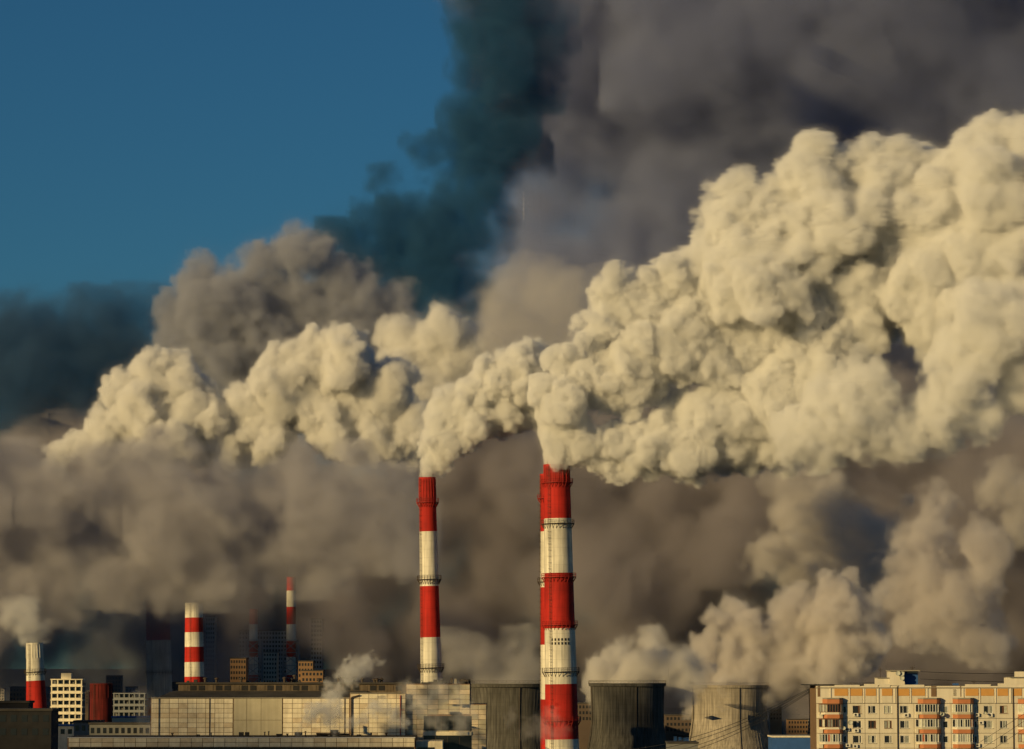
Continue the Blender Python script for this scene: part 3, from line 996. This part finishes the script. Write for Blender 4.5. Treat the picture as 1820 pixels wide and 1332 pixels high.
def smoke(name, label, blobs, Y, vox, dens, col, soft=(1.2, 1.2), levels=3, kids=14, thick=1.0, seed=1, amp=0.6, shrink=.42, octaves=((9, .5), (4, .3), (2.1, .18)), pad=1.5, ydir=0.0, warp=2.0, wscale=18, grow=0.5, halo=0.10):
    """blobs: (px, py, radius px[, depth offset px]); smaller puffs are grown on them over and over, then the field is roughened"""
    rng = np.random.default_rng(seed)
    m = (Y or 1) / F
    S = [] if Y else list(blobs)
    for b in (blobs if Y else ()):
        px, py, r = b[:3]
        dy = b[3] if len(b) > 3 else rng.uniform(-.5, .5) * r * thick
        p = P(px, py, Y)
        S.append((p.x, p.y + dy * m + ydir * (px - blobs[0][0]) * m, p.z, r * m))
    S = np.array(S, np.float64)
    mg = 7 * vox
    lo_ = (S[:, :3] - pad * S[:, 3:4]).min(0) - mg
    hi = (S[:, :3] + pad * S[:, 3:4]).max(0) + mg
    lo_[2] = max(lo_[2], 0.5)
    shape = tuple(np.ceil((hi - lo_) / vox).astype(int) + 1)
    G = np.full(shape, 1e3, np.float32)
    cur, allS = S, [S]
    for l in range(levels):
        d = rng.standard_normal((len(cur), kids, 3))
        d /= np.linalg.norm(d, axis=2, keepdims=True)
        rr = cur[:, None, 3] * rng.uniform(.55, 1.3, (len(cur), kids)) * shrink
        c_ = cur[:, None, :3] + d * (cur[:, None, 3:4] * rng.uniform(.78, 1.0, (len(cur), kids, 1)))
        ch = np.concatenate([c_, rr[..., None]], 2).reshape(-1, 4)
        ch = ch[ch[:, 3] > vox * 1.5]
        if len(ch) > 200:
            keep = np.ones(len(ch), bool)
            big = np.concatenate(allS)[:400]
            for q in range(0, len(ch), 4000):
                dd = np.linalg.norm(ch[q:q + 4000, None, :3] - big[None, :, :3], axis=2) - big[None, :, 3]
                keep[q:q + 4000] = dd.min(1) > -ch[q:q + 4000, 3] * 1.2
            ch = ch[keep]
        if not len(ch):
            break
        allS.append(ch)
        cur = ch
    T = np.concatenate(allS)
    ax = [lo_[k] + np.arange(shape[k]) * vox for k in range(3)]
    for x, y, z, r in T:
        R_ = r + max(2 * vox, .5)
        a = [max(0, int((q - R_ - lo_[k]) / vox)) for k, q in enumerate((x, y, z))]
        b = [min(shape[k], int((q + R_ - lo_[k]) / vox) + 2) for k, q in enumerate((x, y, z))]
        if any(b[k] <= a[k] for k in range(3)):
            continue
        D = np.sqrt((((ax[0][a[0]:b[0]] - x) ** 2)[:, None, None] + ((ax[1][a[1]:b[1]] - y) ** 2)[None, :, None] + ((ax[2][a[2]:b[2]] - z) ** 2)[None, None, :]).astype(np.float32)) - np.float32(r)
        v = G[a[0]:b[0], a[1]:b[1], a[2]:b[2]]
        np.minimum(v, D, out=v)
    for s_, w_ in octaves:
        G += noise3(shape, s_, rng) * np.float32(w_ * amp)
    if warp:
        I = np.indices(shape, dtype=np.int32)
        for k in range(3):
            I[k] += np.rint(noise3(shape, wscale, rng) * warp).astype(np.int32)
            np.clip(I[k], 0, shape[k] - 1, out=I[k])
        G = G[I[0], I[1], I[2]]
        del I
        for s_, w_ in octaves[-2:]:
            G += noise3(shape, s_, rng) * np.float32(w_ * amp)
    sf = np.interp(ax[0], [ax[0][0], ax[0][-1]], soft).astype(np.float32)[:, None, None]
    G = np.clip(-G / sf + grow, 0, 1)
    if halo:
        Bl = G.copy()
        for ax_i in range(3):
            for _ in range(2):
                cs = np.cumsum(np.pad(Bl, [(5, 4) if q == ax_i else (0, 0) for q in range(3)]), axis=ax_i, dtype=np.float64).astype(np.float32)
                n_ = shape[ax_i]
                Bl = (np.take(cs, np.arange(8, n_ + 8).clip(0, n_ + 8), ax_i) - np.take(cs, np.arange(0, n_), ax_i)) / 8
        G = np.maximum(G, Bl.clip(0, 1) * halo * (1 + .6 * noise3(shape, 7, rng)).clip(0, 2))
    G[0], G[-1] = 0, 0
    G[:, 0], G[:, -1] = 0, 0
    G[:, :, -1] = 0
    me = bpy.data.meshes.new(name)
    me.vertices.add(G.size)
    at = me.attributes.new('density', 'FLOAT', 'POINT')
    at.data.foreach_set('value', G.transpose(2, 1, 0).ravel())
    ob = bpy.data.objects.new(name, me)
    C.objects.link(ob)
    ob.location = lo_
    ob['kind'] = 'stuff'
    ob['label'] = label
    mat = smoke_mat(name, dens, col)
    me.materials.append(mat)
    ng = bpy.data.node_groups.new(name, 'GeometryNodeTree')
    ng.interface.new_socket('Geometry', in_out='INPUT', socket_type='NodeSocketGeometry')
    ng.interface.new_socket('Geometry', in_out='OUTPUT', socket_type='NodeSocketGeometry')
    N, K = ng.nodes.new, ng.links.new
    gi, go = N('NodeGroupInput'), N('NodeGroupOutput')
    vc, sm = N('GeometryNodeVolumeCube'), N('GeometryNodeSetMaterial')
    sm.inputs['Material'].default_value = mat
    pos, si = N('GeometryNodeInputPosition'), N('GeometryNodeSampleIndex')
    si.data_type, si.domain = 'FLOAT', 'POINT'
    na = N('GeometryNodeInputNamedAttribute')
    na.data_type = 'FLOAT'
    na.inputs[0].default_value = 'density'
    vm = N('ShaderNodeVectorMath')
    vm.operation = 'DIVIDE'
    K(pos.outputs[0], vm.inputs[0])
    vm.inputs[1].default_value = (vox,) * 3
    va = N('ShaderNodeVectorMath')
    va.operation = 'ADD'
    va.inputs[1].default_value = (.5,) * 3
    K(vm.outputs[0], va.inputs[0])
    vf = N('ShaderNodeVectorMath')
    vf.operation = 'FLOOR'
    K(va.outputs[0], vf.inputs[0])
    dp = N('ShaderNodeVectorMath')
    dp.operation = 'DOT_PRODUCT'
    K(vf.outputs[0], dp.inputs[0])
    dp.inputs[1].default_value = (1, shape[0], shape[0] * shape[1])
    K(gi.outputs[0], si.inputs['Geometry'])
    K(na.outputs[0], si.inputs['Value'])
    K(dp.outputs['Value'], si.inputs['Index'])
    K(si.outputs[0], vc.inputs['Density'])
    vc.inputs['Min'].default_value = (0, 0, 0)
    vc.inputs['Max'].default_value = tuple((s - 1) * vox for s in shape)
    for k, a in enumerate('XYZ'):
        vc.inputs['Resolution ' + a].default_value = shape[k]
    K(vc.outputs[0], sm.inputs['Geometry'])
    K(sm.outputs[0], go.inputs[0])
    md = ob.modifiers.new('smoke', 'NODES')
    md.node_group = ng
    print(name, shape, len(T), round(G.size / 1e6, 1), 'M')
    return ob


STEAM = (.965, .965, .965)
steam_main = [(988, 821, 15), (990, 800, 24), (1003, 770, 36), (1040, 790, 38), (1090, 800, 40), (1140, 805, 40), (1190, 800, 43), (1240, 790, 46), (1300, 790, 43), (1230, 745, 42), (1290, 740, 48), (1350, 760, 50), (1400, 770, 45),
              (1010, 715, 42), (1045, 675, 45), (1085, 690, 42), (1110, 640, 50), (1160, 655, 38), (1060, 610, 40), (1150, 600, 60), (1200, 560, 65), (1120, 540, 50), (1250, 620, 60), (1330, 600, 70), (1280, 520, 60), (1230, 490, 45), (1180, 495, 30),
              (1340, 480, 80), (1310, 390, 50), (1302, 335, 32), (1360, 400, 60), (1400, 350, 45), (1440, 310, 50), (1447, 280, 28), (1480, 400, 90), (1560, 340, 70), (1590, 295, 36), (1540, 300, 30), (1600, 430, 100), (1690, 350, 80), (1740, 305, 60), (1800, 285, 60), (1860, 285, 65),
              (1800, 400, 110), (1890, 380, 100), (1700, 520, 100), (1560, 510, 85), (1450, 540, 90), (1440, 640, 60), (1500, 590, 50), (1380, 690, 60)]
steam_low = [(1425, 775, 42), (1480, 720, 50), (1470, 780, 38), (1530, 745, 52), (1520, 680, 36), (1600, 765, 46), (1690, 720, 58), (1720, 645, 52), (1765, 580, 58), (1810, 620, 58), (1640, 735, 38), (1560, 790, 34), (1860, 660, 52), (1870, 560, 66), (1820, 700, 30), (1550, 700, 36)]
steam_one = [(760.5, 842, 9), (764, 826, 14), (776, 806, 24), (794, 785, 36), (797, 748, 44), (838, 732, 46), (882, 708, 48), (905, 672, 46), (940, 662, 44), (945, 700, 38), (915, 740, 30), (955, 735, 25), (870, 755, 26), (830, 780, 20)]
smoke('steam', 'bright cauliflower steam blown right from the thickest chimney', steam_main, 985, .38, .75, STEAM, soft=(.9, 6.0), kids=14, seed=31, amp=.9, warp=2.2, wscale=26, shrink=.45, levels=4,
      octaves=((30, 1.5), (12, 1.0), (5, .5), (2.3, .32)))
smoke('steam', 'bright curling steam leaving the slender chimney', steam_one, 1000, .32, 1.0, STEAM, soft=(.8, 1.4), kids=20, seed=4, amp=.6)
smoke('steam', 'soft lower edge of the bright steam at the right', steam_low, 945, .5, .35, STEAM, soft=(3, 5.5), levels=3, kids=14, seed=5, amp=1.3, warp=2, wscale=18, octaves=((14, 1.6), (6, 1.0), (2.6, .5)))
left_lit = [(98, 835, 18), (118, 805, 26), (160, 800, 33), (190, 768, 36), (220, 790, 42), (230, 705, 38), (268, 668, 38), (256, 740, 52), (322, 690, 46), (340, 740, 46), (300, 790, 42), (355, 780, 42), (378, 745, 34), (400, 750, 38), (432, 775, 34), (290, 815, 30), (480, 790, 34), (660, 790, 36), (410, 790, 38), (440, 730, 38), (470, 760, 46),
            (500, 700, 46), (488, 650, 30), (540, 640, 40), (585, 625, 42), (560, 720, 56), (620, 650, 50), (630, 730, 62), (600, 775, 38), (680, 705, 56), (690, 780, 44), (730, 760, 42)]
left_lit2 = [(735, 620, 46), (715, 595, 32), (790, 590, 42), (760, 650, 50), (840, 620, 42), (760, 710, 56), (820, 680, 46), (868, 625, 28), (700, 660, 40), (720, 770, 38), (680, 740, 40)]
smoke('steam', 'tumbling cream steam ridge at the left', left_lit, 1600, .62, .42, (.955, .95, .945), soft=(1.8, 2.4), seed=6, amp=1.0, kids=13, octaves=((22, 1.2), (10, .9), (5, .5), (2.3, .3)))
smoke('steam', 'cream steam billow behind the slender chimney plume', left_lit2, 1750, .8, .26, (.94, .935, .93), soft=(3, 4), seed=16, amp=1.2, kids=12, octaves=((20, 1.2), (9, .9), (4, .5), (2.3, .3)))
mid_left = [(350, 570, 48), (370, 510, 42), (405, 475, 28), (400, 600, 80), (430, 530, 50), (500, 560, 80), (540, 460, 42), (520, 435, 22), (565, 440, 22), (590, 560, 60), (480, 640, 70), (345, 630, 45), (620, 500, 40), (480, 490, 40), (650, 600, 50), (700, 640, 50), (640, 560, 50), (690, 560, 44), (420, 650, 60), (560, 650, 60), (330, 600, 40)]
smoke('smoke', 'brownish billow above the left steam ridge', mid_left, 1850, 1.2, .12, (.54, .56, .65), soft=(5, 8), levels=2, seed=7, amp=2.4, kids=12, octaves=((16, 1.5), (7, 1.0), (3, .6)))
shade_bank = []  # smoke out of view, added and shaped to shade hall and distance
for k in range(10):            # low front part, shades the left end of the plant hall
    yy = 250 + k * 55
    shade_bank.append((-598 - 10 * math.sin(k), yy, 85, 56))
    shade_bank.append((-594 - 8 * math.sin(k * 2), yy + 20, 138, 42 + 5 * math.sin(k * 2.3)))
for k in range(17):           # tall far part
    for zc in (95, 165):
        shade_bank.append((-600 - k * 4, 1560 + k * 62, zc + 12 * math.sin(k * 1.7), 62 + 10 * math.sin(k * 2.3 + zc)))
smoke('smoke', 'unseen smoke bank added beyond the left edge to cast shade', shade_bank, None, 5.0, .05, (.78, .76, .76), soft=(24, 24), levels=1, seed=24, amp=9, kids=8, octaves=((12, 1.3), (5, .8)))
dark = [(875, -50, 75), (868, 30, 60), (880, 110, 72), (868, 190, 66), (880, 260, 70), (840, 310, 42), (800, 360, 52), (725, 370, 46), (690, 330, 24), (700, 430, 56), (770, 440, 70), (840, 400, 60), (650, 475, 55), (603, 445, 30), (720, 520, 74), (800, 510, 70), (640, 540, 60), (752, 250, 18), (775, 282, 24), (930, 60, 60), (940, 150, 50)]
smoke('smoke', 'dark teal shade-coloured smoke edge against the open sky', dark, 2350, 2.0, .06, (.06, .18, .36), soft=(4, 34), levels=3, seed=8, amp=5.5, kids=12, octaves=((18, 1.6), (8, 1.1), (3.5, .8)))  # low teal scatter colour stands in for shade on this smoke
right_bg = [(1010, -60, 150), (1000, 100, 110), (1020, 260, 130), (960, 400, 110), (1000, 520, 130), (1180, 0, 200), (1200, 220, 190), (1150, 420, 150), (1350, 60, 190), (1350, 260, 160), (1450, 160, 180), (1550, 20, 190), (1600, 240, 160), (1750, 40, 200), (1900, 60, 200), (1750, 200, 150),
            (1880, 300, 180), (1300, 440, 150), (1100, 600, 140), (900, 620, 120), (950, 740, 130), (1100, 760, 150), (1300, 700, 180), (1500, 640, 180), (1700, 560, 180), (1880, 560, 180), (1880, 760, 170), (1720, 760, 150)]
smoke('smoke', 'vast grey smoke wall filling the upper right sky', right_bg, 2700, 4.0, .035, (.38, .425, .62), soft=(35, 60), levels=2, seed=9, amp=10, kids=10, shrink=.5, octaves=((24, 1.4), (10, 1.0), (4, .6)))
low_bg = [(-40, 960, 130), (80, 880, 100), (60, 1040, 110), (190, 950, 120), (220, 1040, 80), (330, 880, 100), (340, 1010, 110), (460, 950, 120), (450, 1040, 60), (560, 900, 100), (580, 1040, 100), (520, 830, 60), (300, 820, 60), (760, 900, 130), (900, 940, 130), (880, 1080, 120), (760, 1080, 110), (1020, 880, 130), (1080, 1000, 130), (1150, 900, 140), (1180, 1090, 110), (1010, 1140, 90), (1380, 880, 140), (1500, 900, 150), (1450, 1080, 130), (1600, 1060, 140), (1720, 960, 160), (1860, 940, 160), (1880, 1120, 130), (1750, 1140, 110), (640, 960, 110), (660, 1120, 80), (1330, 1120, 80), (1250, 860, 100), (830, 1180, 60), (1060, 1180, 50), (1500, 1180, 90), (1660, 1200, 70), (1850, 1210, 60)]
smoke('smoke', 'brown drifting smoke behind the chimneys down to the town', low_bg, 2450, 3.6, .045, (.48, .455, .50), soft=(25, 35), levels=2, seed=10, amp=10, kids=10, shrink=.5, octaves=((22, 1.4), (9, 1.0), (4, .6)))
left_bank = [(-60, 880, 90), (30, 880, 70), (60, 850, 40), (120, 900, 70), (180, 860, 50), (220, 920, 80), (290, 870, 60), (340, 930, 80), (400, 860, 60), (460, 900, 80), (540, 880, 60), (600, 930, 80), (560, 1000, 55), (660, 900, 60), (700, 960, 60), (480, 990, 60), (380, 1010, 60), (280, 1010, 60), (180, 1000, 70), (90, 980, 70), (0, 980, 80), (50, 1060, 50), (110, 1050, 40), (-40, 1070, 60), (640, 840, 30), (330, 840, 30), (500, 830, 28)]
smoke('smoke', 'soft brown smoke bank rolling below the left steam ridge', left_bank, 1450, 1.35, .085, (.63, .62, .67), soft=(12, 16), levels=2, seed=11, amp=3.8, kids=12, octaves=((18, 1.5), (8, 1.1), (3.5, .7)))
left_dark = [(120, 700, 85), (200, 680, 75), (60, 720, 90), (130, 610, 60), (260, 650, 60), (-20, 700, 90), (-60, 640, 100), (40, 640, 90), (0, 590, 60), (60, 740, 90), (140, 640, 80), (150, 740, 70), (230, 620, 70), (260, 560, 35), (300, 600, 50), (200, 570, 40), (-40, 780, 90), (30, 570, 40)]
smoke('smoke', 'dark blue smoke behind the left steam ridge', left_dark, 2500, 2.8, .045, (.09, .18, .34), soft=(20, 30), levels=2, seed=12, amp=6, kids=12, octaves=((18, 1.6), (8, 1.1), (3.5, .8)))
haze_left = [(0, 1150, 55), (60, 1175, 45), (-50, 1120, 80), (130, 1150, 50), (100, 1120, 70), (200, 1100, 70), (300, 1060, 60), (400, 1050, 50), (180, 1190, 50), (280, 1150, 60), (80, 1200, 40), (60, 1120, 45), (420, 1100, 40), (230, 1230, 30), (600, 1090, 60), (620, 1160, 50), (340, 1190, 40), (400, 1170, 40)]
smoke('smoke', 'thin dark smoke veil over the distant chimneys at the left', haze_left, 1900, 2.2, .026, (.42, .39, .42), soft=(14, 18), levels=2, seed=13, amp=4, kids=10, octaves=((16, 1.5), (7, 1.1), (3, .7)))
tower_steam = [(1290, 1222, 50, 0), (1260, 1200, 26), (1300, 1190, 40), (1340, 1160, 45), (1380, 1190, 50), (1400, 1130, 50), (1350, 1120, 35), (1440, 1170, 50), (1470, 1110, 55), (1500, 1070, 38), (1535, 1080, 34), (1530, 1140, 45), (1480, 1180, 45), (1420, 1085, 34), (1310, 1095, 30), (1270, 1100, 26), (1250, 1150, 30)]
smoke('steam', 'tan steam rolling out of the lone cooling tower', tower_steam, 1500, .8, .22, (.84, .81, .80), soft=(3, 4), levels=3, seed=14, amp=1.4, kids=12, octaves=((16, 1.4), (7, 1.0), (3, .6)))
tower_steam2 = [(1115, 1222, 50, 0), (1080, 1195, 24), (1100, 1165, 26), (1095, 1200, 28), (1130, 1190, 34), (1160, 1165, 30), (1165, 1145, 18), (1180, 1200, 28), (1210, 1180, 30), (1215, 1215, 26), (1140, 1210, 30)]
smoke('steam', 'tan steam above the dark cooling tower right of the thickest chimney', tower_steam2, 1345, .8, .2, (.90, .88, .86), soft=(4, 6), levels=3, seed=15, amp=1.3, kids=12, octaves=((14, 1.4), (6, 1.0), (3, .6)))
tower_steam3 = [(905, 1225, 50, 0), (880, 1190, 26), (920, 1180, 32), (850, 1175, 26), (820, 1165, 24), (950, 1190, 28), (900, 1155, 24), (940, 1150, 22), (860, 1200, 26)]
smoke('steam', 'faint steam above the cooling tower left of the thickest chimney', tower_steam3, 1262, 1.1, .05, (.88, .85, .82), soft=(6, 8), levels=2, seed=17, amp=1.8, kids=12, octaves=((14, 1.4), (6, 1.0), (3, .6)))
right_mid = [(1640, 960, 50), (1660, 1010, 60), (1620, 1050, 40), (1690, 1060, 55), (1730, 1040, 45), (1700, 1110, 45), (1670, 910, 36), (1640, 1110, 40), (1720, 1140, 40), (1740, 980, 34), (1760, 1130, 40), (1600, 990, 30)]
smoke('smoke', 'tan mushroom of steam above the apartment block', right_mid, 1800, 1.2, .09, (.79, .76, .76), soft=(5, 7), levels=2, seed=18, amp=2.8, kids=12, octaves=((16, 1.5), (7, 1.0), (3, .6)))
right_mid2 = [(1400, 920, 45), (1440, 880, 45), (1380, 980, 42), (1430, 980, 55), (1490, 960, 55), (1540, 1000, 50), (1350, 1010, 24), (1500, 1020, 45), (1470, 900, 40), (1560, 940, 40), (1420, 860, 36), (1790, 880, 40), (1800, 930, 30)]
smoke('smoke', 'tan smoke lump between the chimneys and the apartment block', right_mid2, 2000, 1.5, .07, (.80, .77, .75), soft=(7, 10), levels=2, seed=19, amp=3.4, kids=12, octaves=((16, 1.5), (7, 1.0), (3, .6)))
back_left = [(900, 590, 60), (960, 520, 50), (1000, 560, 55), (940, 600, 50), (980, 500, 30), (1030, 520, 30), (1000, 610, 40)]
smoke('smoke', 'grey tan steam shoulder behind the bright plume', back_left, 1500, 1.3, .045, (.80, .78, .78), soft=(8, 10), levels=2, seed=20, amp=2.4, kids=12, octaves=((16, 1.5), (7, 1.0), (3, .6)))
far_smog = [(x, 1150 + 20 * math.sin(x * .02), 62) for x in range(-80, 1960, 55)]
smoke('smoke', 'blue brown smog lying over the horizon behind the town', far_smog, 3000, 6.0, .04, (.34, .36, .42), soft=(20, 20), levels=1, seed=23, amp=12, kids=6, octaves=((12, 1.4), (5, .8)))
wisps = [
    ('faint steam wisp over the head of the squat left chimney', [(61, 1141, 13), (60, 1128, 18), (50, 1110, 24), (40, 1092, 26)], 1350, .09, .7, (2, 3)),
    ('ragged steam wisp rising over the middle of the annex roof', [(590, 1302, 5), (591, 1290, 7), (594, 1275, 9), (592, 1258, 12), (590, 1240, 14), (600, 1222, 13), (613, 1205, 12), (626, 1190, 14), (640, 1180, 14), (656, 1178, 12), (590, 1270, 12), (580, 1262, 10)], 882, .26, .28, (1.4, 1.6)),
    ('slanting grey wisp left of the ragged wisp', [(528, 1301, 4), (534, 1294, 5), (542, 1285, 6), (550, 1274, 8), (560, 1266, 9), (570, 1262, 8)], 880, .45, .28, (.9, 1.1)),
    ('slanting grey wisp blowing right across the cream panels', [(600, 1302, 4), (606, 1295, 5), (618, 1290, 7), (632, 1282, 8), (646, 1274, 9), (660, 1266, 10), (674, 1258, 10), (690, 1262, 10), (700, 1272, 9), (708, 1282, 9)], 878, .30, .24, (1.2, 1.4)),
    ('pale steam drifting before the shaded end of the hall', [(728, 1222, 10), (735, 1235, 14), (750, 1250, 17), (766, 1262, 18), (772, 1280, 16), (790, 1250, 14), (815, 1240, 14), (825, 1260, 15), (822, 1280, 14), (780, 1230, 14)], 880, .10, .34, (2, 2.2)),
    ('dark smoke puff at the left foot of the plant hall', [(262, 1300, 8), (268, 1285, 10), (256, 1270, 10), (262, 1255, 10), (258, 1235, 10)], 890, .05, .3, (1.6, 1.8)),
    ('thin steam veil before the foot of the thickest chimney', [(972, 1290, 14), (985, 1275, 12), (960, 1305, 14), (990, 1300, 14), (965, 1282, 12), (940, 1295, 12), (910, 1275, 12)], 970, .05, .4, (2, 2.4)),
]
for i, (lab, bl, Y, dn, vx, sf) in enumerate(wisps):
    smoke('steam', lab, bl, Y, vx, dn, (.93, .93, .93), soft=sf, levels=2, seed=30 + i, amp=.8, kids=10, shrink=.5, octaves=((9, 1.0), (4, .7), (2.1, .4)), warp=1.5, wscale=8)

print('tiles', tiles)
